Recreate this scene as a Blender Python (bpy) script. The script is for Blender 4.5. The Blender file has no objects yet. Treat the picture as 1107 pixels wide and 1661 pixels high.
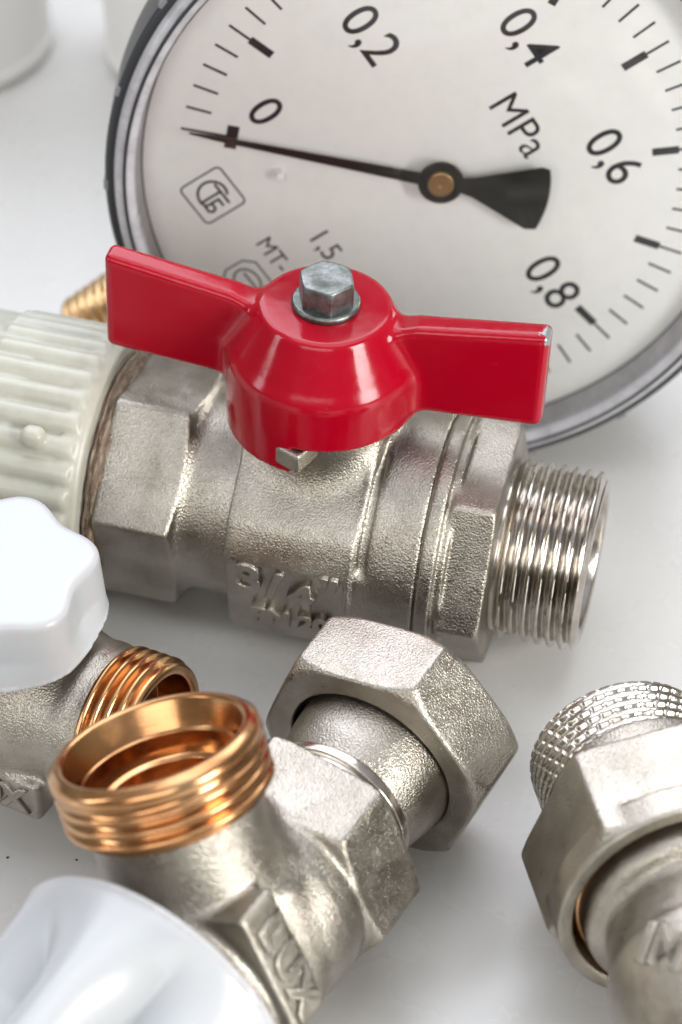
import bpy, bmesh, math, random
import numpy as np
from mathutils import Matrix, Vector
random.seed(4)
S = 0.001                      # everything below is written in millimetres
PI = math.pi
sc = bpy.context.scene
COL = sc.collection

# ------------------------------------------------------------------ camera
cam_d = bpy.data.cameras.new('camera'); cam = bpy.data.objects.new('camera', cam_d); COL.objects.link(cam)
cam.location = (0, -306.42*S, 268.42*S); cam.rotation_euler = (math.radians(50), 0, 0)
cam_d.sensor_fit = 'VERTICAL'; cam_d.sensor_height = 36; cam_d.sensor_width = 24; cam_d.lens = 36*4320/1661
cam_d.clip_start = 0.02; cam_d.clip_end = 20
cam_d.dof.use_dof = True; cam_d.dof.focus_distance = 0.357; cam_d.dof.aperture_fstop = 19; cam_d.dof.aperture_blades = 8
sc.camera = cam
# ------------------------------------------------------------------ world and lamps
w = bpy.data.worlds.new('World'); sc.world = w; w.use_nodes = True
nt = w.node_tree; nt.nodes.clear()
def wn(t, **k):
    n = nt.nodes.new(t)
    for a, b in k.items(): setattr(n, a, b)
    return n
wo = wn('ShaderNodeOutputWorld'); wb = wn('ShaderNodeBackground'); tc = wn('ShaderNodeTexCoord'); sx = wn('ShaderNodeSeparateXYZ'); wr = wn('ShaderNodeValToRGB')
nt.links.new(tc.outputs['Generated'], sx.inputs[0]); nt.links.new(sx.outputs['Z'], wr.inputs[0])
nt.links.new(wr.outputs[0], wb.inputs[0]); nt.links.new(wb.outputs[0], wo.inputs[0])
cr = wr.color_ramp
cr.elements[0].position = 0.0; cr.elements[0].color = (0.27, 0.24, 0.205, 1)
cr.elements[1].position = 1.0; cr.elements[1].color = (0.92, 0.98, 1.14, 1)
e_ = cr.elements.new(0.5); e_.color = (0.52, 0.50, 0.475, 1)
wb.inputs[1].default_value = 0.55
def area(name, loc, target, sx_, sy_, power, col):
    d = bpy.data.lights.new(name, 'AREA'); d.shape = 'RECTANGLE'; d.size = sx_*S; d.size_y = sy_*S; d.energy = power; d.color = col
    o = bpy.data.objects.new(name, d); COL.objects.link(o); o.location = Vector(loc)*S
    o.rotation_euler = (Vector(target)-Vector(loc)).to_track_quat('-Z', 'Y').to_euler()
    return o
area('back_softbox', (-60, 470, 560), (0, -20, 0), 820, 440, 4.0, (0.86, 0.90, 1.0))
area('top_softbox', (40, 60, 650), (10, -20, 0), 480, 420, 1.05, (0.94, 0.96, 1.0))
area('front_fill', (-140, -640, 440), (0, 10, 30), 620, 300, 1.5, (1.0, 0.995, 0.985))  # fill lamp added in front to brighten the gauge dial
area('window_right', (430, -350, 225), (0, -20, 25), 190, 250, 2.7, (1.0, 0.995, 0.98))
area('window_left', (-520, -140, 240), (0, -20, 30), 90, 260, 0.4, (0.95, 0.97, 1.0))
sc.view_settings.view_transform = 'Standard'; sc.view_settings.look = 'None'
sc.view_settings.exposure = 0.42; sc.view_settings.gamma = 1.0; sc.view_settings.use_curve_mapping = False
sc.cycles.use_denoising = True
sc.cycles.max_bounces = 10

# ------------------------------------------------------------------ materials
def mat(name, col, rough=0.4, metal=0.0, spec=0.5, coat=0.0, build=None):
    m = bpy.data.materials.new(name); m.use_nodes = True
    N = m.node_tree; b = N.nodes['Principled BSDF']
    b.inputs['Base Color'].default_value = (*col, 1); b.inputs['Roughness'].default_value = rough
    b.inputs['Metallic'].default_value = metal; b.inputs['Specular IOR Level'].default_value = spec
    b.inputs['Coat Weight'].default_value = coat
    if build: build(N, b)
    return m
def node(N, t, **k):
    n = N.nodes.new(t)
    for a, b in k.items(): setattr(n, a, b)
    return n
def objco(N): return node(N, 'ShaderNodeTexCoord').outputs['Object']
def noise(N, scale, detail=3, rough=0.55, co=None, mapscale=None):
    n = node(N, 'ShaderNodeTexNoise'); n.inputs['Scale'].default_value = scale; n.inputs['Detail'].default_value = detail
    n.inputs['Roughness'].default_value = rough
    co = co or objco(N)
    if mapscale:
        mp = node(N, 'ShaderNodeMapping'); mp.inputs['Scale'].default_value = mapscale
        N.links.new(co, mp.inputs[0]); co = mp.outputs[0]
    N.links.new(co, n.inputs['Vector']); return n.outputs['Fac']
def ramp(N, fac, stops):
    r = node(N, 'ShaderNodeValToRGB'); e = r.color_ramp.elements
    e[0].position, e[0].color = stops[0][0], (*stops[0][1], 1)
    e[1].position, e[1].color = stops[-1][0], (*stops[-1][1], 1)
    for p, c in stops[1:-1]:
        q = e.new(p); q.color = (*c, 1)
    N.links.new(fac, r.inputs[0]); return r.outputs[0]
def bump(N, b, h, dist, strength=1.0, prev=None):
    bn = node(N, 'ShaderNodeBump'); bn.inputs['Distance'].default_value = dist*S; bn.inputs['Strength'].default_value = strength
    N.links.new(h, bn.inputs['Height'])
    if prev: N.links.new(prev, bn.inputs['Normal'])
    N.links.new(bn.outputs[0], b.inputs['Normal']); return bn.outputs[0]
def g3(v): return (v, v, v)
def b_cast(N, b):          # blasted, nickel plated casting: fine pebbly grain, patchy tone
    h1 = noise(N, 3900, 1.5, 0.5); n1 = bump(N, b, h1, 0.14, 1.0)
    mk = ramp(N, noise(N, 95, 3, 0.6), [(0.3, g3(0.7)), (0.55, g3(1.0))]); N.links.new(mk, n1.node.inputs['Strength'])
    h2 = noise(N, 260, 2, 0.5); n2 = bump(N, b, h2, 0.05, 0.6, n1)
    c = noise(N, 160, 4, 0.6)
    N.links.new(ramp(N, c, [(0.3, (0.30, 0.27, 0.225)), (0.55, (0.405, 0.373, 0.32)), (0.75, (0.48, 0.45, 0.395))]), b.inputs['Base Color'])
    r = noise(N, 320, 4, 0.6); N.links.new(ramp(N, r, [(0.3, g3(0.27)), (0.7, g3(0.40))]), b.inputs['Roughness'])
def b_turned(N, b):        # turned, polished nickel
    h1 = noise(N, 500, 3, 0.6, mapscale=(8, 0.6, 0.6)); bump(N, b, h1, 0.02, 0.6)
    c = noise(N, 230, 4, 0.6)
    N.links.new(ramp(N, c, [(0.32, (0.38, 0.335, 0.28)), (0.6, (0.56, 0.525, 0.475))]), b.inputs['Base Color'])
def b_brass(N, b):
    sc_ = noise(N, 900, 5, 0.75, mapscale=(1, 1, 0.25)); 
    n0 = bump(N, b, ramp(N, sc_, [(0.62, g3(0)), (0.72, g3(1))]), 0.05, 0.8)
    c = noise(N, 90, 3, 0.5)
    N.links.new(ramp(N, c, [(0.28, (0.34, 0.16, 0.07)), (0.5, (0.51, 0.265, 0.115)), (0.72, (0.66, 0.42, 0.23))]), b.inputs['Base Color'])
    r = noise(N, 700, 3, 0.6); N.links.new(ramp(N, r, [(0.3, g3(0.15)), (0.75, g3(0.24))]), b.inputs['Roughness'])
    h1 = noise(N, 420, 3, 0.6, mapscale=(0.5, 0.5, 7)); bump(N, b, h1, 0.03, 0.7)
def b_enamel(N, b):        # red enamel, worn to grey metal at the far end of one wing
    co = objco(N); s = node(N, 'ShaderNodeSeparateXYZ'); N.links.new(co, s.inputs[0])
    ge = node(N, 'ShaderNodeNewGeometry')
    # distance to the chipped tip corner, disturbed by noise
    vm = node(N, 'ShaderNodeVectorMath', operation='DISTANCE'); N.links.new(co, vm.inputs[0]); vm.inputs[1].default_value = (31.4*S, -0.5*S, 40.6*S)
    nz = noise(N, 900, 5, 0.7, co)
    ma = node(N, 'ShaderNodeMath', operation='MULTIPLY_ADD'); N.links.new(nz, ma.inputs[0]); ma.inputs[1].default_value = 0.0075; N.links.new(vm.outputs['Value'], ma.inputs[2])
    lt = node(N, 'ShaderNodeMath', operation='LESS_THAN'); N.links.new(ma.outputs[0], lt.inputs[0]); lt.inputs[1].default_value = 0.0054
    # scattered little edge chips
    po = ramp(N, ge.outputs['Pointiness'], [(0.535, g3(0)), (0.56, g3(1))])
    n2 = noise(N, 750, 4, 0.7, co); g2 = node(N, 'ShaderNodeMath', operation='GREATER_THAN'); N.links.new(n2, g2.inputs[0]); g2.inputs[1].default_value = 0.665
    mu = node(N, 'ShaderNodeMath', operation='MULTIPLY'); N.links.new(po, mu.inputs[0]); N.links.new(g2.outputs[0], mu.inputs[1])
    mx = node(N, 'ShaderNodeMath', operation='MAXIMUM'); N.links.new(lt.outputs[0], mx.inputs[0]); N.links.new(mu.outputs[0], mx.inputs[1])
    mc = node(N, 'ShaderNodeMix', data_type='RGBA'); N.links.new(mx.outputs[0], mc.inputs['Factor'])
    mc.inputs['A'].default_value = (0.32, 0.0006, 0.011, 1); mc.inputs['B'].default_value = (0.22, 0.24, 0.23, 1)
    N.links.new(mc.outputs['Result'], b.inputs['Base Color'])
    mr = node(N, 'ShaderNodeMath', operation='MULTIPLY'); N.links.new(mx.outputs[0], mr.inputs[0]); mr.inputs[1].default_value = 0.25
    N.links.new(mr.outputs[0], b.inputs['Metallic'])
    rr = noise(N, 260, 4, 0.65, co); N.links.new(ramp(N, rr, [(0.35, g3(0.10)), (0.75, g3(0.20))]), b.inputs['Roughness'])
    h = noise(N, 190, 2, 0.5, co); n1 = bump(N, b, h, 0.10, 0.5)
    s1 = noise(N, 260, 6, 0.75, co, (1, 1, 9)); n2b = bump(N, b, ramp(N, s1, [(0.66, g3(1)), (0.70, g3(0))]), 0.02, 0.6, n1)
    h3 = noise(N, 1300, 3, 0.6, co); bump(N, b, h3, 0.014, 0.6, n2b)
def b_hemp(N, b):
    h = noise(N, 700, 4, 0.7, mapscale=(4.5, 0.7, 0.7)); bump(N, b, h, 0.35, 1.0)
    N.links.new(ramp(N, h, [(0.3, (0.08, 0.05, 0.03)), (0.5, (0.20, 0.14, 0.095)), (0.75, (0.42, 0.36, 0.28))]), b.inputs['Base Color'])
def b_table(N, b):
    sp = ramp(N, noise(N, 620, 2, 0.5), [(0.775, (0.585, 0.573, 0.543)), (0.80, (0.30, 0.29, 0.27))])
    mot = node(N, 'ShaderNodeMix', data_type='RGBA', blend_type='MULTIPLY'); mot.inputs['Factor'].default_value = 1.0
    N.links.new(sp, mot.inputs['A']); N.links.new(ramp(N, noise(N, 26, 5, 0.7), [(0.3, g3(0.95)), (0.7, g3(1.0))]), mot.inputs['B'])
    N.links.new(mot.outputs['Result'], b.inputs['Base Color'])
    h = noise(N, 2600, 2, 0.5); bump(N, b, h, 0.012, 0.35)
    r = noise(N, 40, 4, 0.6); N.links.new(ramp(N, r, [(0.3, g3(0.24)), (0.7, g3(0.31))]), b.inputs['Roughness'])
def b_dial(N, b):
    c = noise(N, 300, 6, 0.75); N.links.new(ramp(N, c, [(0.2, (0.80, 0.80, 0.785)), (0.5, (0.86, 0.86, 0.845)), (0.8, (0.88, 0.88, 0.865))]), b.inputs['Base Color'])
def b_ink(N, b):
    c = noise(N, 2500, 4, 0.75); N.links.new(ramp(N, c, [(0.3, (0.008, 0.008, 0.012)), (0.72, (0.02, 0.02, 0.025)), (0.80, (0.16, 0.16, 0.16))]), b.inputs['Base Color'])
def b_bezel(N, b):
    c = noise(N, 170, 6, 0.7, mapscale=(1, 1, 0.4)); N.links.new(ramp(N, c, [(0.3, (0.30, 0.295, 0.305)), (0.6, (0.45, 0.445, 0.46))]), b.inputs['Base Color'])
    h = noise(N, 300, 4, 0.6); bump(N, b, h, 0.05, 0.6)
def b_ppr(N, b):
    b.inputs['Subsurface Weight'].default_value = 0.25; b.inputs['Subsurface Scale'].default_value = 0.003
    b.inputs['Subsurface Radius'].default_value = (1, 0.95, 0.75)
    c = noise(N, 130, 5, 0.65); N.links.new(ramp(N, c, [(0.3, (0.34, 0.335, 0.275)), (0.6, (0.42, 0.415, 0.345))]), b.inputs['Base Color'])
    h = noise(N, 800, 3, 0.6); bump(N, b, h, 0.035, 0.6)
def b_knob(N, b):
    b.inputs['Subsurface Weight'].default_value = 0.2; b.inputs['Subsurface Scale'].default_value = 0.004
    h = noise(N, 120, 2, 0.5); bump(N, b, h, 0.03, 0.5)
def b_bolt(N, b):
    c = noise(N, 700, 5, 0.7)
    N.links.new(ramp(N, c, [(0.3, (0.10, 0.11, 0.095)), (0.48, (0.16, 0.17, 0.16)), (0.7, (0.27, 0.285, 0.28))]), b.inputs['Base Color'])
    h = noise(N, 1400, 3, 0.6); bump(N, b, h, 0.06, 0.6)
M = dict(
    nickel=mat('cast_nickel', (0.6, 0.56, 0.5), 0.32, 1.0, build=b_cast),
    turned=mat('turned_nickel', (0.7, 0.66, 0.6), 0.17, 1.0, build=b_turned),
    brass=mat('turned_brass', (0.78, 0.42, 0.18), 0.22, 1.0, build=b_brass),
    yellow=mat('yellow_brass', (0.50, 0.335, 0.17), 0.34, 1.0),
    red=mat('red_enamel', (0.6, 0.01, 0.03), 0.2, 0.0, 0.33, build=b_enamel),
    hemp=mat('hemp_fibre', (0.3, 0.2, 0.12), 0.75, build=b_hemp),
    table=mat('white_laminate', (0.58, 0.57, 0.545), 0.28, 0.0, 0.5, build=b_table),
    dial=mat('dial_paint', (0.8, 0.79, 0.77), 0.5, build=b_dial),
    ink=mat('black_print', (0.015, 0.015, 0.02), 0.5, build=b_ink),
    black=mat('black_plastic', (0.022, 0.024, 0.026), 0.38),
    blackn=mat('black_needle_paint', (0.012, 0.013, 0.013), 0.33),
    grey=mat('notch_grey', (0.16, 0.16, 0.165), 0.4),
    bezel=mat('clouded_plastic', (0.5, 0.5, 0.52), 0.22, 0.0, 0.6, build=b_bezel),
    ppr=mat('grey_white_plastic', (0.66, 0.67, 0.59), 0.36, build=b_ppr),
    knob=mat('white_knob_plastic', (0.44, 0.45, 0.455), 0.30, build=b_knob),
    bolt=mat('zinc_plated_steel', (0.5, 0.52, 0.5), 0.42, 1.0, build=b_bolt),
    whitep=mat('white_plastic', (0.80, 0.79, 0.76), 0.5),
    pin=mat('white_pin', (0.9, 0.9, 0.9), 0.3),
    gap=mat('dark_bore', (0.05, 0.035, 0.025), 0.5, 0.6),
)
gm = bpy.data.materials.new('gauge_glass'); gm.use_nodes = True; N = gm.node_tree; N.nodes.clear()
o_ = node(N, 'ShaderNodeOutputMaterial'); mx_ = node(N, 'ShaderNodeMixShader'); tr = node(N, 'ShaderNodeBsdfTransparent'); gl = node(N, 'ShaderNodeBsdfGlossy'); fr = node(N, 'ShaderNodeFresnel')
tr.inputs[0].default_value = (0.99, 0.99, 0.985, 1); gl.inputs['Roughness'].default_value = 0.05; fr.inputs[0].default_value = 1.33
N.links.new(fr.outputs[0], mx_.inputs[0]); N.links.new(tr.outputs[0], mx_.inputs[1]); N.links.new(gl.outputs[0], mx_.inputs[2]); N.links.new(mx_.outputs[0], o_.inputs[0])
M['glass'] = gm

# ------------------------------------------------------------------ helpers
def frame(origin, x, up=(0, 0, 1)):
    """matrix with local X along x and local Z as near to up as possible, origin in mm"""
    X = Vector(x).normalized(); Z = Vector(up); Z = (Z - X*Z.dot(X)).normalized(); Y = Z.cross(X)
    m = Matrix((X, Y, Z)).transposed().to_4x4(); m.translation = Vector(origin)*S; return m
def zframe(origin, z, xh=(1, 0, 0)):
    Z = Vector(z).normalized(); X = Vector(xh); X = (X - Z*X.dot(Z)).normalized(); Y = Z.cross(X)
    m = Matrix((X, Y, Z)).transposed().to_4x4(); m.translation = Vector(origin)*S; return m
def thing(name, label, cat, matrix, group=None):
    o = bpy.data.objects.new(name, None); COL.objects.link(o); o.matrix_world = matrix; o.empty_display_size = 0.01
    o['label'] = label; o['category'] = cat
    if group: o['group'] = group
    return o
def link(name, verts, faces, m, parent=None, local=None, smooth=True, sharp=None):
    me = bpy.data.meshes.new(name)
    V = np.asarray(verts, float)
    me.from_pydata((V*S).tolist(), [], faces if isinstance(faces, list) else faces.tolist()); me.validate(); me.update()
    if smooth:
        me.polygons.foreach_set('use_smooth', [True]*len(me.polygons))
        if sharp: me.set_sharp_from_angle(angle=math.radians(sharp))
    o = bpy.data.objects.new(name, me); COL.objects.link(o); me.materials.append(M[m])
    if parent: o.parent = parent
    if local is not None: o.matrix_local = local
    return o
def rev(profile, n=128, axis='z', close=False, rmod=None):
    """surface of revolution; profile = [(r, z)]"""
    V = []; F = []
    k = len(profile)
    for i, (r, z) in enumerate(profile):
        for j in range(n):
            a = 2*PI*j/n; rr = r*(rmod(a, z) if rmod else 1)
            V.append((rr*math.cos(a), rr*math.sin(a), z))
    rng = range(k if close else k-1)
    for i in rng:
        i2 = (i+1) % k
        for j in range(n):
            j2 = (j+1) % n; F.append((i*n+j, i*n+j2, i2*n+j2, i2*n+j))
    V = np.array(V)
    if axis == 'x': V = V[:, [2, 0, 1]]
    return V, F
def roundprof(pts, r=0.3, seg=4):
    """round the corners of an open polyline profile"""
    P = [np.array(p, float) for p in pts]; out = [tuple(P[0])]
    for a, b, c in zip(P, P[1:], P[2:]):
        u = a-b; v = c-b; lu = np.linalg.norm(u); lv = np.linalg.norm(v); q = min(r, lu*.45, lv*.45)
        p1 = b+u/lu*q; p2 = b+v/lv*q
        for t in np.linspace(0, 1, seg+1): out.append(tuple((1-t)**2*p1+2*t*(1-t)*b+t*t*p2))
    out.append(tuple(P[-1])); return out
def thread(r, depth, pitch, length, n=180, per=8, flank='v', taper=0.6, rin=None, notch=None, jitter=0.0):
    """helical external thread along +x from 0 to length with a chamfered end and a bore"""
    m = int(length/pitch*per)
    xs = np.linspace(0, length, m+1); an = np.linspace(0, 2*PI, n, endpoint=False)
    X, A = np.meshgrid(xs, an, indexing='ij')
    ph = ((X/pitch - A/(2*PI)) % 1.0); d = np.abs(ph-0.5)*2                 # 0 at the crest, 1 in the root
    if flank == 'v': f = 1-np.clip((d-0.12)/0.76, 0, 1)
    else: f = 0.5+0.5*np.cos(np.clip(d*1.05, 0, 1)*PI); f = f**0.75
    R = r-depth*(1-f)
    endc = np.clip((X-(length-taper))/taper, 0, 1); R = np.minimum(R, r-depth*0.15-endc*depth*0.9)
    st = np.clip(1-X/(pitch*0.9), 0, 1); R = R*(1-st)+(r-depth)*st
    if notch is not None: R = R-notch(X, A, f)
    rngj = np.random.RandomState(3); 
    if jitter: R = R+np.repeat(rngj.randn(m+1, n//6), 6, 1)[:, :n]*jitter*f
    V = np.stack([X, R*np.cos(A), R*np.sin(A)], -1).reshape(-1, 3); V = V.tolist()
    F = []
    for i in range(m):
        for j in range(n):
            j2 = (j+1) % n; F.append((i*n+j, (i+1)*n+j, (i+1)*n+j2, i*n+j2))
    if rin:
        last = m
        prof = [(r-depth*1.15, length+0.05), (rin+0.5, length+0.05), (rin, length-0.45), (rin, length-6), (rin, 0), (rin-1.5, -0.2), (0.01, -0.2)]
        base = m
        for (rr, xx) in prof:
            b0 = len(V)
            for j in range(n): V.append((xx, rr*math.cos(an[j]), rr*math.sin(an[j])))
            pb = base*n if base == m and b0 == (m+1)*n else b0-n
            for j in range(n):
                j2 = (j+1) % n; F.append((pb+j, b0+j, b0+j2, pb+j2))
    return V, F

# --- signed distance modelling (numpy) for the castings: smooth unions give real fillets
def smin(a, b, k):
    h = np.clip(0.5+0.5*(b-a)/k, 0, 1); return b*(1-h)+a*h-k*h*(1-h)
def smax(a, b, k): return -smin(-a, -b, k)
def cylx(P, r, x0, x1, rd=0.3, cy=0, cz=0):
    q = np.sqrt((P[1]-cy)**2+(P[2]-cz)**2)-r; h = np.abs(P[0]-(x0+x1)/2)-(x1-x0)/2; return smax(q, h, rd)
def cylz(P, r, z0, z1, rd=0.3, cx=0, cy=0):
    q = np.sqrt((P[0]-cx)**2+(P[1]-cy)**2)-r; h = np.abs(P[2]-(z0+z1)/2)-(z1-z0)/2; return smax(q, h, rd)
def capcyl(P, a, b, r, r2=None, rd=0.4):
    a = np.array(a, float); b = np.array(b, float); L = np.linalg.norm(b-a); d = (b-a)/L
    X = P[0]-a[0]; Y = P[1]-a[1]; Z = P[2]-a[2]; t = X*d[0]+Y*d[1]+Z*d[2]
    q = np.sqrt(np.maximum((X-t*d[0])**2+(Y-t*d[1])**2+(Z-t*d[2])**2, 0))
    rr = r if r2 is None else r+(r2-r)*np.clip(t/L, 0, 1)
    return smax(q-rr, np.abs(t-L/2)-L/2, rd)
def hexx(P, R, x0, x1, ang, rd=0.35, cham=0.97, ca=1.0, cb=1.0):
    """hex prism along x, circumradius R, one vertex at angle ang measured from -y toward +z; cone chamfers"""
    af = R*math.cos(PI/6); u = -P[1]; v = P[2]; d = None
    for k in range(3):
        t = ang+PI/6+k*PI/3; q = np.abs(u*math.cos(t)+v*math.sin(t))-af; d = q if d is None else smax(d, q, rd)
    rad = np.sqrt(u*u+v*v)
    if ca: d = smax(d, (rad-R*cham-(P[0]-x0)*1.7*ca)*0.5, rd)
    if cb: d = smax(d, (rad-R*cham-(x1-P[0])*1.7*cb)*0.5, rd)
    return smax(d, np.abs(P[0]-(x0+x1)/2)-(x1-x0)/2, rd)
def box(P, c, h, rd=0.5, rot=None):
    X = P[0]-c[0]; Y = P[1]-c[1]; Z = P[2]-c[2]
    if rot is not None:
        X, Y, Z = (rot[0][0]*X+rot[0][1]*Y+rot[0][2]*Z, rot[1][0]*X+rot[1][1]*Y+rot[1][2]*Z, rot[2][0]*X+rot[2][1]*Y+rot[2][2]*Z)
    qx = np.abs(X)-h[0]+rd; qy = np.abs(Y)-h[1]+rd; qz = np.abs(Z)-h[2]+rd
    return np.sqrt(np.maximum(qx, 0)**2+np.maximum(qy, 0)**2+np.maximum(qz, 0)**2)+np.minimum(np.maximum(qx, np.maximum(qy, qz)), 0)-rd
def sph(P, c, r): return np.sqrt((P[0]-c[0])**2+(P[1]-c[1])**2+(P[2]-c[2])**2)-r
def nets(fn, lo, hi, h):
    ax = [np.arange(lo[i], hi[i]+h, h, dtype=np.float32) for i in range(3)]
    P = np.meshgrid(*ax, indexing='ij'); v = fn(P).astype(np.float32)
    nx, ny, nz = v.shape; s = v < 0
    c = [s[i:nx-1+i, j:ny-1+j, k:nz-1+k] for i in (0, 1) for j in (0, 1) for k in (0, 1)]
    al = c[0].copy(); an_ = c[0].copy()
    for q in c[1:]: al |= q; an_ &= q
    act = al & ~an_
    idx = -np.ones(act.shape, np.int64); ii = np.argwhere(act); idx[act] = np.arange(len(ii))
    acc = np.zeros((len(ii), 3)); cnt = np.zeros(len(ii))
    def val(o): return v[ii[:, 0]+o[0], ii[:, 1]+o[1], ii[:, 2]+o[2]]
    for a in range(3):
        b, d = [q for q in range(3) if q != a]
        for ob in (0, 1):
            for od in (0, 1):
                o0 = [0, 0, 0]; o0[b] = ob; o0[d] = od; o1 = list(o0); o1[a] = 1
                va = val(o0); vb = val(o1); m = (va < 0) != (vb < 0)
                t = np.where(m, va/np.where(m, va-vb, 1), 0)
                p = np.tile(np.array(o0, float), (len(ii), 1)); p[:, a] = t
                acc[m] += p[m]; cnt[m] += 1
    V = (ii+acc/cnt[:, None])*h+np.array(lo)
    F = []
    for a in range(3):
        b, d = (a+1) % 3, (a+2) % 3
        sl0 = [slice(None)]*3; sl1 = [slice(None)]*3; sl0[a] = slice(0, -1); sl1[a] = slice(1, None)
        s0 = s[tuple(sl0)]; s1 = s[tuple(sl1)]
        e = np.argwhere(s0 != s1); 
        ok = (e[:, b] > 0) & (e[:, d] > 0) & (e[:, b] < v.shape[b]-1) & (e[:, d] < v.shape[d]-1); e = e[ok]
        flip = s0[e[:, 0], e[:, 1], e[:, 2]]
        def g(db, dd):
            q = e.copy(); q[:, b] -= db; q[:, d] -= dd; return idx[q[:, 0], q[:, 1], q[:, 2]]
        f = np.stack([g(1, 1), g(0, 1), g(0, 0), g(1, 0)], 1)
        f[~flip] = f[~flip][:, ::-1]; F.append(f)
    return V, np.concatenate(F)
def casting(name, fn, lo, hi, h, m, parent, local=None):
    V, F = nets(fn, lo, hi, h); return link(name, V, F, m, parent, local)
def text(name, s, size, depth, m, parent, local, bev=0.0, off=0.0, shear=0.0, align='CENTER', sx_=1.0):
    """lettering as a real raised mesh; local is a matrix whose XY plane carries the text"""
    cu = bpy.data.curves.new(name, 'FONT'); cu.body = s; cu.size = size*S*1.39; cu.extrude = depth*S/2; cu.bevel_depth = bev*S; cu.bevel_resolution = 2
    cu.offset = off*S; cu.shear = shear; cu.align_x = align; cu.align_y = 'CENTER'; cu.resolution_u = 6
    t = bpy.data.objects.new(name, cu); COL.objects.link(t); dg = bpy.context.evaluated_depsgraph_get()
    me = bpy.data.meshes.new_from_object(t.evaluated_get(dg)); bpy.data.objects.remove(t); bpy.data.curves.remove(cu)
    me.transform(Matrix.Diagonal((sx_, 1, 1, 1)))
    me.materials.clear(); me.materials.append(M[m])
    o = bpy.data.objects.new(name, me); COL.objects.link(o); o.parent = parent; o.matrix_local = local; return o
def merge(parts):
    V = []; F = []
    for v, f in parts:
        b = len(V); V += [tuple(p) for p in v]; F += [tuple(i+b for i in q) for q in (f if isinstance(f, list) else f.tolist())]
    return V, F
def flatpoly(pts, z, t):
    n = len(pts); V = [(x, y, z) for x, y in pts]+[(x, y, z+t) for x, y in pts]
    F = [tuple(range(n, 2*n)), tuple(reversed(range(n)))]+[(i, (i+1) % n, n+(i+1) % n, n+i) for i in range(n)]
    return V, F
def ringband(r0, r1, a0, a1, z, t, n=2):
    pts = [(r1*math.cos(a), r1*math.sin(a)) for a in np.linspace(a0, a1, n)]+[(r0*math.cos(a), r0*math.sin(a)) for a in np.linspace(a1, a0, n)]
    return flatpoly(pts, z, t)
def strip(pts, wd, z, t, closed=False):
    """thin flat line of width wd through 2D pts"""
    parts = []
    P = [np.array(p, float) for p in pts]; k = len(P); seg = k if closed else k-1
    for i in range(seg):
        a = P[i]; b = P[(i+1) % k]; d = b-a; L = np.linalg.norm(d); d /= L; nrm = np.array([-d[1], d[0]])*wd/2; e = d*wd*0.35
        parts.append(flatpoly([tuple(a-e-nrm), tuple(b+e-nrm), tuple(b+e+nrm), tuple(a-e+nrm)], z+0.0007*i, t))
    return merge(parts)

# ------------------------------------------------------------------ the table
V, F = flatpoly([(-900, -600), (900, -600), (900, 900), (-900, 900)], -25.2, 25)
tb = link('tabletop', V, F, 'table', smooth=False); tb['kind'] = 'structure'

# ------------------------------------------------------------------ white plastic pieces far behind
for k, (cx, cy, r0, r1, hh, lab) in enumerate([(-80.5, 158, 23.5, 23.5, 60, 'blurred white plastic cylinder standing at the far left edge behind everything'),
                                   (-20.5, 156, 26, 28.5, 60, 'blurred off-white plastic cup tucked behind the pressure gauge')]):
    t = thing('plastic_cylinder', lab, 'plastic cylinder', Matrix.Translation(Vector((cx, cy, 0))*S))
    pr = roundprof([(0.01, 0), (r0-1, 0), (r0, 1.2), (r0, 3), (r0-.5, 4), (r1, hh), (r1-2.5, hh), (r0-2.5, 3), (0.01, 3)], 0.8)
    link('wall', *rev(pr, 96), 'whitep', t)

# ------------------------------------------------------------------ pressure gauge
G = Matrix(((0.982, 0.187, -0.016), (-0.029, 0.066, -0.997), (-0.186, 0.980, 0.070))).to_4x4()
gz = Vector((-0.016, -0.997, 0.070)); gx = Vector((0.982, -0.029, -0.186))
gf = zframe((14.96, 32.49, 50.25), gz, gx)
ga = thing('pressure_gauge', 'large round white-faced pressure gauge standing on its edge behind the red handled valve', 'pressure gauge', gf)
link('case', *rev(roundprof([(0.01, -0.6), (45, -0.6), (48.4, -0.6), (48.9, -2), (49.0, -9), (47.6, -10), (47.6, -30), (45, -34), (0.01, -34)], .8), 160), 'black', ga)
bz = link('bezel', *rev(roundprof([(44.9, 0.2), (45.1, 1.5), (45.6, 5.2), (46.6, 6.2), (48.1, 5.8), (48.65, 4.9), (48.7, 4.1)], .5), 200), 'bezel', ga)
link('groove_line', *rev([(46.75, 6.0), (46.8, 6.35), (47.25, 6.3), (47.3, 5.9)], 200), 'black', bz)  # black ring standing in for the shaded groove line of the bezel
rm = link('rim', *rev(roundprof([(48.5, 4.5), (49.7, 4.5), (50.1, 3.9), (50.1, -7), (49.4, -7.8), (48, -7.9)], .5), 200), 'black', ga)
parts = []
for k in range(20):
    a = 2*PI*k/20+0.17; parts.append(ringband(48.7, 50.25, a, a+0.03, -1.5, 5.95, 3))
link('rim_notches', *merge(parts), 'grey', rm, smooth=False)  # notch bars in a paler grey than the rim
link('glass', *rev([(0.01, 5.1), (30, 5.1), (45.4, 5.1), (45.4, 4.0), (0.01, 4.0)], 128), 'glass', ga, smooth=False)
dl = link('dial', *rev([(0.01, -0.4), (0.01, 0.0), (20, 0.0), (45.2, 0.0), (45.2, -0.4)], 128), 'dial', ga, smooth=False)
parts = []; TH = 0.03
def rad(k): return PI-math.radians(27*k)
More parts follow.
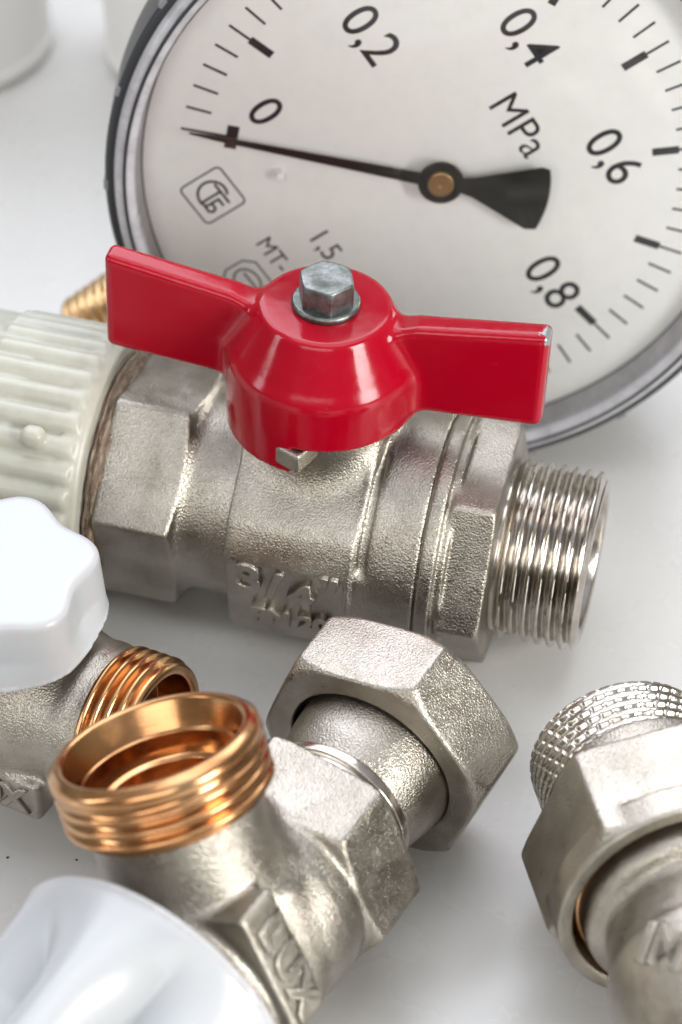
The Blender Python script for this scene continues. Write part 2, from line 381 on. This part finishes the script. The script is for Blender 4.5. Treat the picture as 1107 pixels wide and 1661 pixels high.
for q in range(51):
    k = q/5; a = rad(k); hw = 0.2
    ca, sa = math.cos(a), math.sin(a)
    def bar(r0, r1, w_, z0=0.008):
        parts.append(flatpoly([(r0*ca-w_*sa*-1, r0*sa+w_*ca*-1), (r1*ca-w_*sa*-1, r1*sa+w_*ca*-1), (r1*ca-w_*sa, r1*sa+w_*ca), (r0*ca-w_*sa, r0*sa+w_*ca)], z0, TH))
    if q == 0:
        bar(32.0, 39.45, hw); 
        parts.append(flatpoly([(r*ca-s_*sa, r*sa+s_*ca) for r, s_ in ((30.9, -1.9), (32.7, -1.9), (32.7, 1.9), (30.9, 1.9))], 0.012, TH))
    elif q % 5 == 0:
        bar(35.2, 39.45, hw); bar(31.7, 35.7, 0.62, 0.012)
    else: bar(35.58, 39.45, hw)
ug = -PI/4-0.0                                   # the dial stands rotated: its upright axis
parts.append(ringband(44.75, 45.15, 0, 2*PI, 0.01, 0.2, 161))  # groove shade at the dial edge, drawn as a dark ring
link('scale_and_edge_ring', *merge(parts), 'ink', dl, smooth=False)
def tmat(x, y, z=0.02, ang=-0.785): return Matrix.Translation(Vector((x, y, z))*S) @ Matrix.Rotation(ang, 4, 'Z')
for s_, x, y, sz, wx in [('0', -27.8, 5.0, 5.6, .95), ('0,2', -14.9, 20.2, 5.9, .95), ('0,4', 7.6, 24.3, 5.9, .95), ('0,6', 24.5, 7.8, 5.9, .95), ('0,8', 20.6, -15.2, 5.9, .95), ('1', -7, -26, 5.9, .95),
                         ('MPa', 9.6, 10.2, 4.9, .95)]:
    text('numerals' if s_ != 'MPa' else 'unit_lettering', s_, sz, 0.02, 'ink', dl, tmat(x, y), off=0.03 if sz > 5 else -0.01, sx_=wx)
text('lettering', 'MT-1', 2.75, 0.02, 'ink', dl, tmat(-21.6, -19.4))
text('lettering', '1,5', 3.4, 0.02, 'ink', dl, tmat(-14.9, -15.4))
parts = []; c0 = (-33.0, -10.3)
def up2(x, y, c): ca, sa = math.cos(ug), math.sin(ug); return (c[0]+x*ca-y*sa, c[1]+x*sa+y*ca)
sq = []
for cx, cy, a0 in ((2.9, 2.9, 0), (-2.9, 2.9, 90), (-2.9, -2.9, 180), (2.9, -2.9, 270)):
    for t in range(0, 91, 30): a = math.radians(a0+t); sq.append(up2(cx+.75*math.cos(a), cy+.75*math.sin(a), c0))
parts.append(strip(sq, 0.28, 0.01, TH, True))
arc = [up2(-.15+2.25*math.cos(a), 0.05+2.25*math.sin(a), c0) for a in np.linspace(math.radians(60), math.radians(300), 14)]
parts.append(strip(arc, 0.42, 0.012, TH))
for pl in ([(-1.3, 1.35), (2.3, 1.35)], [(.1, 1.3), (.1, -2.3)], [(2.2, .35), (1.0, .35), (1.0, -2.1), (2.0, -2.1), (2.35, -1.5), (2.0, -.95), (1.1, -.95)]):
    parts.append(strip([up2(x, y, c0) for x, y in pl], 0.42, 0.016, TH))
link('emblem', *merge(parts), 'ink', dl, smooth=False)
c1 = (-25.3, -24.3); parts = []
hx = [(-3.6, -1.6), (-3.6, 1.6), (-2.2, 3.1), (2.2, 3.1), (3.6, 1.6), (3.6, -1.6), (2.2, -3.1), (-2.2, -3.1)]
parts.append(strip([up2(x, y, c1) for x, y in hx], 0.26, 0.01, TH, True))
parts.append(strip([up2(2.5*math.cos(a), 1.9*math.sin(a), c1) for a in np.linspace(0, 2*PI, 22)[:-1]], 0.3, 0.014, TH, True))
parts.append(strip([up2(x, y, c1) for x, y in [(-1.6, 0.5), (1.6, 0.5)]], 0.3, 0.02, TH))
link('emblem', *merge(parts), 'ink', dl, smooth=False)
# needle
nd_a = math.radians(180-1.2)
def nloc(x, y): ca, sa = math.cos(nd_a+PI), math.sin(nd_a+PI); return (x*ca-y*sa, x*sa+y*ca)
arm = [(-38.2, -0.07), (-34, -0.35), (-3.2, -0.95), (-3.2, 0.95), (-34, 0.35), (-38.2, 0.07)]
parts = [flatpoly([nloc(x, y) for x, y in arm], 2.4, 0.35)]
parts.append(flatpoly([(3.45*math.cos(a), 3.45*math.sin(a)) for a in np.linspace(0, 2*PI, 49)[:-1]], 2.38, 0.42))
tail = [(2.8, -1.1), (2.8, 1.2), (5, 1.7), (9, 3.1), (14.4, 5.0)]+[(16.4*math.cos(a), 16.4*math.sin(a)) for a in np.linspace(math.radians(17), math.radians(-19), 9)]+[(13.8, -5.6), (9, -3.4), (5, -1.6)]
ta = math.radians(1.5)
parts.append(flatpoly([(x*math.cos(ta)-y*math.sin(ta), x*math.sin(ta)+y*math.cos(ta)) for x, y in tail], 2.41, 0.33))
nd = link('needle', *merge(parts), 'blackn', ga, smooth=False)
link('pivot', *rev(roundprof([(0.01, 3.3), (0.35, 3.3), (0.4, 3.45), (1.9, 3.45), (2.05, 3.2), (2.05, 0)], .12), 48), 'yellow', nd)
link('stop_pin', *rev(roundprof([(0.01, 2.0), (0.7, 2.0), (0.8, 0)], .3), 24), 'pin', ga, Matrix.Translation(Vector((-23.7, -4.3, 0))*S))
sdir = Vector((math.cos(math.radians(229)), math.sin(math.radians(229)), 0))
stem_m = frame((-0.5, -1.2, -19), sdir, (0, 0, 1)); 
V, F = thread(10.3, 1.15, 1.81, 14, rin=5.5); V = [(x+56, y, z) for x, y, z in V]
st = link('stem_thread', V, F, 'yellow', ga, stem_m, sharp=50)
V, F = rev(roundprof([(9.6, 44), (9.6, 56), (9, 56.2)], .3), 64, 'x'); link('stem', V, F, 'yellow', ga, stem_m)

# ------------------------------------------------------------------ ball valve
vd = Vector((0.969, -0.244, -0.046))
vm = frame((-1.52, -8.62, 18.735), vd, (0.01, -0.045, 1))
bv = thing('ball_valve', 'nickel ball valve with a red butterfly handle lying in front of the gauge', 'valve', vm)
RA = math.radians
def f_valve(P):
    d = hexx(P, 17.9, -31.2, -19.6, RA(16), 0.5, 0.965)
    d = smin(d, cylx(P, 14.9, -22, -10, 0.5), 2.6)
    blk = cylx(P, 19.0, -11.2, 7.4, 1.0)
    for a, dist in ((52, 17.9), (128, 17.9), (-71, 18.0), (-109, 18.0)):
        blk = smax(blk, -P[1]*math.cos(RA(a))+P[2]*math.sin(RA(a))-dist, 0.5)
    d = smin(d, blk, 0.7)
    # shallow pockets that carry the cast lettering
    for sg in (1, -1):
        n_ = -P[1]*sg*math.cos(RA(-11))+P[2]*math.sin(RA(-11)); t_ = P[1]*sg*math.sin(RA(-11))+P[2]*math.cos(RA(-11))
        pk = smax(smax(16.7-n_, t_-7.6, 0.3), P[0]-6.4, 0.5); d = smax(d, -pk, 0.4)
    d = smin(d, cylx(P, 18.35, 7.0, 16.3, 0.6), 0.6)
    rr_ = np.sqrt(P[1]**2+P[2]**2); el_ = np.degrees(np.arctan2(P[2], np.abs(P[1])))
    d = smax(d, -smax(smax(np.abs(P[0]-8.5)-0.55, 17.5-rr_, 0.4), (17-el_)*0.2, 0.8), 0.9)
    d = smin(d, cylz(P, 10.3, 8, 20.9, 0.8, cx=-1.9), 3.0)
    d = smin(d, cylx(P, 18.5, 16.55, 18.7, 0.5), 0.15)
    d = smin(d, cylx(P, 17.4, 16.0, 20.0, 0.3), 0.5)
    d = smin(d, hexx(P, 18.6, 19.3, 25.9, RA(56), 0.45, 0.955), 0.4)
    d = smin(d, cylx(P, 11.8, 25, 28.0, 0.2), 0.3)
    bore = cylx(P, 13.0, -40, -26, 0.3); d = smax(d, -bore, 0.3)
    return d
body = casting('body', f_valve, (-32.2, -20.2, -20.2), (29.8, 20.2, 21.8), 0.30, 'nickel', bv)
V, F = thread(13.3, 1.2, 1.81, 13.2, n=240, per=12, rin=10.4, taper=0.8, jitter=0.012); V = [(x+25.8, y, z) for x, y, z in V]
link('male_thread', V, F, 'turned', bv, sharp=55)
# cast lettering on the lettered flat (its normal points 10 degrees below -y)
def panel(x, t, dist, ang):
    """matrix on a flat whose normal is at ang from -y toward +z; text runs along +x"""
    n = Vector((0, -math.cos(RA(ang)), math.sin(RA(ang)))); X = Vector((1, 0, 0)); Y = n.cross(X)
    m = Matrix((X, Y, n)).transposed().to_4x4(); m.translation = (n*dist+X*x+Y*t)*S; return m
for s_, x, t, sz in (('3', -7.4, 4.2, 6.2), ('/', -3.7, 3.6, 6.2), ('4', 0.2, 2.4, 5.4), ('"', 4.3, 4.6, 6.0), ('PN 20', -1.6, -4.0, 3.2)):
    text('cast_lettering', s_, sz, 1.3, 'nickel', bv, panel(x, t, 16.95, -11), bev=0.16, off=0.14)
link('stem_collar', *rev(roundprof([(0.01, 23), (8.6, 23), (9.3, 22.6), (9.4, 20.4)], .3), 96), 'nickel', bv, Matrix.Translation((-1.9*S, 0, 0)))
V, F = nets(lambda P: box(P, (0, 0, 0), (2.2, 2.4, 1.6), 0.4), (-2.8, -2.9, -2.1), (2.8, 2.9, 2.1), 0.2)
link('stop_lug', V, F, 'nickel', bv, Matrix.Translation(Vector((-2.6, -11.6, 21.0))*S) @ Matrix.Rotation(RA(-24), 4, 'Z'))
# handle
def f_handle(P):
    r = np.sqrt(P[0]**2+P[1]**2); z = P[2]
    prof = np.interp(z, [14, 24, 29.4, 30.3, 31.0, 31.8, 37.6, 38.3], [13.5, 13.5, 13.4, 13.2, 12.8, 12.3, 9.2, 8.7])
    hub = smax((r-prof)*0.86, z-38.0, 0.5)
    az = np.degrees(np.arctan2(-P[0], -P[1]))          # 0 = toward -y, positive to the left
    low = np.where((az > 4) & (az < 125), 18.4, 22.9)
    hub = smax(hub, (low-z), 0.15)
    d = hub
    for sgn in (-1, 1):
        u = P[0]*sgn                                   # distance along the wing
        top = 37.4+(u-9)*0.15-np.clip(13-u, 0, 6)*0.2; bot = 23.4+(u-9)*0.065
        wz = np.maximum(z-top, bot-z); wy = np.abs(P[1])-2.15-np.clip((15-u)/6, 0, 1)**2*0.5+np.clip(u-12, 0, 30)*0.012; wx = np.maximum(u-31.2, 6-u)
        qa = np.maximum(wz+1.1, 0); qb = np.maximum(wy+1.1, 0); qc = np.maximum(wx+1.1, 0)
        wing = np.sqrt(qa*qa+qb*qb+qc*qc)+np.minimum(np.maximum(wz, np.maximum(wy, wx))+1.1, 0)-1.1
        d = smin(d, wing, 1.9)
    cav = smax(r-11.9, z-30, 0.5); d = smax(d, -cav, 0.3)
    return smax(d, z-42.4, 0.1)
hd = casting('handle', f_handle, (-32.4, -14.6, 17.0), (32.4, 14.6, 42.8), 0.30, 'red', bv, Matrix.Translation((-1.9*S, 0, 0)))
bl = link('bolt', *rev(roundprof([(0.01, 39.0), (4.5, 39.0), (4.75, 38.7), (4.75, 38.2), (4.6, 37.8), (0.01, 37.8)], .25), 64), 'bolt', bv, Matrix.Translation((-1.9*S, 0, 0)))
def f_bolt(P):
    Q = (P[2], P[0], P[1]); d = hexx(Q, 4.05, -1, 3.7, RA(8), 0.25, 0.93, ca=0, cb=0.35); return smax(d, -sph(P, (0, 0, 12.5), 9.05), 0.15)
casting('bolt_head', f_bolt, (-5, -5, -1.2), (5, 5, 4.6), 0.13, 'bolt', bl, Matrix.Translation((0, 0, 39.0*S)))

# ------------------------------------------------------------------ plastic coupling screwed on the valve's left end
pc = thing('plastic_coupling', 'ribbed grey-white plastic pipe coupling joined to the left end of the red handled valve', 'pipe coupling', vm)
def f_coup(P):
    x = P[0]; r = np.sqrt(P[1]**2+P[2]**2); a = np.arctan2(P[2], P[1])
    nr = 34; rib = np.abs(np.sin(a*nr/2))**0.7
    rr = 19.6+1.2*rib
    ribs = smax(r-rr, np.abs(x+42.2)-7.8, 0.7)
    d = smin(ribs, cylx(P, 20.0, -58, -44, 1.6), 0.5)
    d = smin(d, smax(r-(19.9-(x+36)*0.1), np.abs(x+34.4)-1.5, 0.8), 1.2)
    d = smin(d, cylx(P, 17.6, -36, -32.9, 0.6), 0.7)
    d = smin(d, box(P, (-40.2, -13.6, 15.9), (1.7, 1.5, 1.5), 1.2), 0.5)
    return smax(d, -cylx(P, 12, -70, -30, .3), .3)
casting('ribbed_sleeve', f_coup, (-59, -22.4, -22.4), (-32.0, 22.4, 22.4), 0.36, 'ppr', pc)
V, F = rev([(15.0, -33.4)]+[(16.0+0.5*math.sin(i*1.9)+1.0*math.sin(PI*i/10), -33.4+i*0.28) for i in range(11)]+[(14, -30.5)], 160, 'x', rmod=lambda a, z: 1+0.012*math.sin(a*9+z)+0.008*math.sin(a*23+2*z))
hp = link('hemp_seal', V, F, 'hemp', pc)
# stray fibres
parts = []
rg = random.Random(5)
for k in range(110):
    a0 = rg.uniform(0, 2*PI); L = rg.uniform(0.15, 0.7); x0 = rg.uniform(-33.3, -31.0); x1 = x0+rg.uniform(-.8, .8); r0 = rg.uniform(16.7, 17.4); pts = []
    for i in range(7):
        t = i/6; a = a0+L*t; r = r0+0.5*math.sin(PI*t)*rg.uniform(.3, 1.2); pts.append((x0+(x1-x0)*t, r*math.cos(a), r*math.sin(a)))
    V = []; F = []
    for i, p in enumerate(pts):
        p = np.array(p); q = p/np.linalg.norm(p[1:])*0.055
        V += [tuple(p+(0.05, 0, 0)), tuple(p+(-.03, q[1], q[2])), tuple(p-(0.03, q[1], q[2]))]
    for i in range(6):
        for j in range(3): F.append((i*3+j, i*3+(j+1) % 3, i*3+3+(j+1) % 3, i*3+3+j))
    parts.append((V, F))
link('loose_fibres', *merge(parts), 'hemp', hp)

# ------------------------------------------------------------------ knobs
def knob_sdf(R0, R1, H, lobes, amp, power=1.0, phase=0.0, rd=1.6, sharpv=1.0, run=0):
    def f(P):
        r = np.sqrt(P[0]**2+P[1]**2); a = np.arctan2(P[1], P[0])+phase; z = P[2]
        t = np.clip(z/H, 0, 1)
        c = 0.5+0.5*np.cos(a*lobes); c = c**sharpv
        R = R0+(R1-R0)*t-amp*(1-c)*np.clip((t-run)*power+(0.25 if run == 0 else 0), 0, 1)+0.4*(z < 0.8)
        return smax((r-R)*0.85, np.abs(z-H/2)-H/2, rd)
    return f

# ------------------------------------------------------------------ front radiator valve
ax = Vector((0.507, 0.862, 0.0))
fm = frame((3.87, -58.3, 16.5), ax)               # local x = 0 at the near face of the union nut, +x away from the camera
fv = thing('radiator_valve', 'angled nickel radiator valve in front with open brass mouth, union nut and white knob', 'radiator valve', fm)
fi = fm.inverted()
def tol(p): q = fi @ (Vector(p)*S); return np.array(q)/S
brass_c = tol((-22.6, -80.8, 43.6)); base = np.array([-37.0, 0.0, 0.0]); bdir = (brass_c-base); blen = np.linalg.norm(bdir); bdir /= blen
print('brass local', brass_c, bdir, blen)
def f_front(P):
    d = hexx(P, 15.8, -24.5, -13.4, RA(52), 0.35, 0.925, ca=0.8, cb=1.2)
    d = smin(d, sph(P, (-28.0, 0, 0), 13.9), 1.0)
    d = smin(d, cylx(P, 11.0, -36, -22, 1.0), 3.0)
    d = smin(d, capcyl(P, (-30, 0, 0), (-50, 0, 0), 12.6, 12.8, 0.8), 2.5)
    d = smin(d, capcyl(P, base-bdir*2, base+bdir*(blen-7.5), 11.3, 10.6, 0.5), 3.0)
    # a rib and the lettered pad on the side facing the camera's right
    pa = RA(25); n_ = -P[1]*math.cos(pa)+P[2]*math.sin(pa); t_ = P[1]*math.sin(pa)+P[2]*math.cos(pa)
    pad = smax(smax(np.abs(n_-9.5)-4.6, np.abs(P[0]+40.6)-3.3, 0.6), np.abs(t_-2.6)-9.0, 0.8); d = smin(d, pad, 0.9)
    d = smin(d, capcyl(P, (-33, -6, 10), (-36, -12.6, -2), 2.0, 1.4, 0.4), 2.2)
    bore = capcyl(P, base+bdir*4, base+bdir*(blen+8), 8.2); d = smax(d, -bore, 0.3)
    return smax(d, -cylx(P, 7.6, -16, 2, .3), .3)
casting('body', f_front, (-53, -17.5, -16.5), (-9.8, 17.5, 24.5), 0.32, 'nickel', fv)
# tailpiece: polished collar and domed shoulder inside the nut
V, F = rev(roundprof([(7.6, -13.6), (10.6, -13.6), (11.2, -13.0), (11.2, -11.6), (10.4, -11.3), (10.4, -10.6), (11.0, -10.3), (11.0, -9.0), (10.2, -8.6), (9.8, -7.9)], .18), 140, 'x')
link('collar', V, F, 'turned', fv)
V, F = rev(roundprof([(9.6, -8.4), (10.0, -7.2), (10.7, -5.2), (11.3, -2), (11.6, 1), (11.7, 2.6), (13.4, 2.9), (13.4, 5), (8, 5)], .8), 140, 'x')
link('tailpiece', V, F, 'nickel', fv)
def f_nut(P):
    d = hexx(P, 17.6, 0.0, 11.2, RA(69), 0.45, 0.895, ca=0.7, cb=0.8)
    d = smax(d, -cylx(P, 11.9, -1, 2.2, 0.2), 0.35)
    return smax(d, -cylx(P, 13.6, 1.6, 13, .2), .2)
casting('union_nut', f_nut, (-0.8, -19, -19), (12.2, 19, 19), 0.28, 'nickel', fv, Matrix.Translation(Vector((0, 0.2, 0.3))*S) @ Matrix.Rotation(RA(-4.5), 4, 'Y'))
# brass mouth
bm = zframe(brass_c, bdir, (1, 0, 0))
prof = [(12.9, 0.0)]
prof = [(7.9, -9.6), (7.9, -7.4), (9.6, -7.4), (9.6, -3.9), (9.9, -3.7), (11.2, -0.25), (11.5, 0.0), (12.1, 0.0), (12.8, -0.5)]
prof = roundprof(prof, .12)
prof += [(13.2, -0.9), (13.3, -2.1), (12.6, -2.6), (11.8, -2.95)]
for k in range(3):
    z0 = -3.7-k*1.75; prof += [(12.95, z0+0.3), (13.2, z0), (13.2, z0-0.35), (12.8, z0-0.7), (11.9, z0-1.0), (11.8, z0-1.2)]
prof += [(12.0, -8.8), (11.4, -9.2), (10.2, -9.3)]
br = link('brass_mouth', *rev(prof, 180), 'brass', fv, bm)
link('bore_insert', *rev(roundprof([(0.01, -9.5), (4.2, -9.5), (7.4, -9.5), (7.4, -6.6), (8.1, -6.2), (9.55, -6.2)], .15), 120), 'brass', br)
# lettering LUX around the pad
for k, ch in enumerate('LUX'):
    n = Vector((0, -math.cos(RA(25)), math.sin(RA(25)))); X = Vector((0, -math.sin(RA(25)), -math.cos(RA(25)))); Y = n.cross(X)
    m = Matrix((X, Y, n)).transposed().to_4x4(); m.translation = (n*14.1+X*((k-1)*5.0-2.6)+Vector((-40.6, 0, 0)))*S
    text('cast_lettering', ch, 4.2, 0.9, 'nickel', fv, m, bev=0.25, off=0.12)
# knob, its axis a little lower than the union axis
kd = Vector((-0.55, -0.83, -0.05)); kpos = Vector((-22.0, -99.8, 18.6))
km = fi @ zframe(kpos, kd, (0, 0, 1))
V, F = nets(knob_sdf(19.8, 16.5, 30, 6, 8.5, 2.4, RA(-6), 1.1, 0.55, 0.06), (-21, -21, -0.6), (21, 21, 31), 0.45)
link('knob', V, F, 'knob', fv, km)

# ------------------------------------------------------------------ left radiator valve
lz = Vector((0.02, -0.03, 1)); lo_ = Vector((-47.5, -43.0, 0))
lb = Vector((0.88, -0.467, 0.06))
lm_ = zframe((-44.4, -43.3, 15.4), (0, 0, 1), (lb.x, lb.y, 0))
lv = thing('radiator_valve', 'small nickel radiator valve under a lobed white knob at the left edge', 'radiator valve', lm_)
def f_left(P):
    d = capcyl(P, (-14, 0, 0), (13.5, 0, 0.6), 12.0, 11.0, 0.8)
    d = smin(d, sph(P, (0, 0, 1), 13.2), 3)
    d = smin(d, cylz(P, 9, 0, 17, .8), 2.5)
    d = smin(d, cylx(P, 11.3, 12.2, 15.9, 0.6), 1.2)
    d = smin(d, box(P, (4.5, -9.6, -5), (7.0, 3.2, 3.2), .8), 1.2)
    return d
casting('body', f_left, (-16, -15.5, -15.5), (17, 15.5, 18.5), 0.36, 'nickel', lv)
text('cast_lettering', 'LUX', 3.8, 0.5, 'nickel', lv, Matrix(((1, 0, 0, 4.5*S), (0, 0, -1, -12.8*S), (0, 1, 0, -5*S), (0, 0, 0, 1))), bev=0.25, off=0.05)
prof = [(10.0, 15.4)]
for k in range(4):
    z0 = 15.8+k*1.6; prof += [(10.6, z0-.2), (11.3, z0+.25), (11.45, z0+.7), (11.3, z0+.95), (10.6, z0+1.3), (10.4, z0+1.5)]
prof += [(10.9, 22.2), (10.8, 22.8), (10.3, 23.0), (9.6, 23.0), (9.2, 22.6), (9.1, 17), (0.01, 17)]
V, F = rev(roundprof(prof, .2, 2), 160, 'x'); link('brass_thread', V, F, 'brass', lv, Matrix.Rotation(RA(-3), 4, 'Y'))
V, F = nets(knob_sdf(15.6, 14.9, 9.8, 6, 2.2, 2.0, RA(20), 1.1, 1.0), (-19, -19, -0.8), (19, 19, 14.3), 0.4)
link('knob', V, F, 'knob', lv, Matrix.Translation(Vector((-2, -1, 13.6))*S) @ Matrix.Rotation(0.0, 4, 'Z'))

# ------------------------------------------------------------------ right union fitting
ra = Vector((0.20, -0.98, 0.03))
rmx = frame((37.2, -56.8, 18.2), ra)               # local x = 0 at the far end of the knurled thread
rf = thing('union_fitting', 'nickel union fitting with notched thread and hexagon at the right edge', 'pipe fitting', rmx)
def notch(X, A, f):
    t_ = X/1.6-A/(2*PI); ph = t_ % 1.0
    q = (A*42/(2*PI)+0.5*np.floor(t_)) % 1.0
    return 0.26*np.exp(-((q-0.5)/0.15)**2)*np.exp(-((ph-0.26)/0.13)**2)
V, F = thread(12.5, 0.65, 1.6, 10.5, n=840, per=14, flank='r', rin=10.0, taper=0.5, notch=notch); V = [(10.5-x, -y-0.5, z) for x, y, z in V]
link('notched_thread', V, [tuple(f) for f in F], 'turned', rf, sharp=60)
def f_right(P):
    d = cylx(P, 12.6, 8, 15, 0.4)
    d = smin(d, hexx(P, 17.7, 13.0, 27.5, RA(111), 0.5, 0.95, ca=0.9, cb=1.2), 0.5)
    d = smin(d, cylx(P, 16.6, 24, 28.6, 0.5), 0.3)
    d = smax(d, -cylx(P, 14.6, 25.0, 31, 0.3), .3)
    return smax(d, -cylx(P, 10, -1, 12, .3), .3)
casting('hexagon', f_right, (7.2, -19.2, -19.2), (29.4, 19.2, 19.2), 0.3, 'nickel', rf)
V, F = rev(roundprof([(14.6, 25.3), (13.9, 26.6), (13.4, 26.8), (12.8, 26.0)], .2), 120, 'x'); link('brass_washer', V, F, 'brass', rf)
def f_rb(P):
    d = cylx(P, 13.4, 24.8, 31.0, 1.6)
    d = smin(d, cylx(P, 11.0, 28, 38, 1), 2.0)
    d = smin(d, sph(P, (42, 0, 0), 13.4), 2.5)
    d = smin(d, capcyl(P, (42, 0, 0), (62, -2, 0), 12.2, 11.6), 3)
    return d
n_ = Vector((0.15, -0.62, 0.75)).normalized(); X_ = Vector((0.62, 0.5, 0.3)); X_ = (X_-n_*X_.dot(n_)).normalized(); Y_ = n_.cross(X_)
m_ = Matrix((X_, Y_, n_)).transposed().to_4x4(); m_.translation = (Vector((42, 0, 0))+n_*13.3)*S
text('cast_lettering', 'IM', 4.6, 0.9, 'nickel', rf, m_, bev=0.3, off=0.1)
casting('body', f_rb, (24, -16, -16), (56, 16, 16), 0.36, 'nickel', rf)

# ------------------------------------------------------------------ crumbs of dirt on the table
rg = random.Random(11)
for (x, y, sz, lab) in [(-45.3, -59.4, 0.2, 'tiny black crumb on the table at the left edge beside the white knob'), (-35.9, -59.8, 0.17, 'tiny black crumb on the table below the brass mouth at left')]:
    bmh = bmesh.new(); bmesh.ops.create_icosphere(bmh, subdivisions=2, radius=sz)
    V = [(v.co.x*rg.uniform(.7, 1.3), v.co.y*rg.uniform(.7, 1.2), v.co.z*0.6*rg.uniform(.8, 1.2)) for v in bmh.verts]; F = [tuple(q.index for q in f.verts) for f in bmh.faces]; bmh.free()
    o = link('dirt_crumb', V, F, 'black'); o.location = Vector((x, y, sz*0.4-0.2))*S; o['label'] = lab; o['category'] = 'crumb'; o['group'] = 'crumbs on the table'
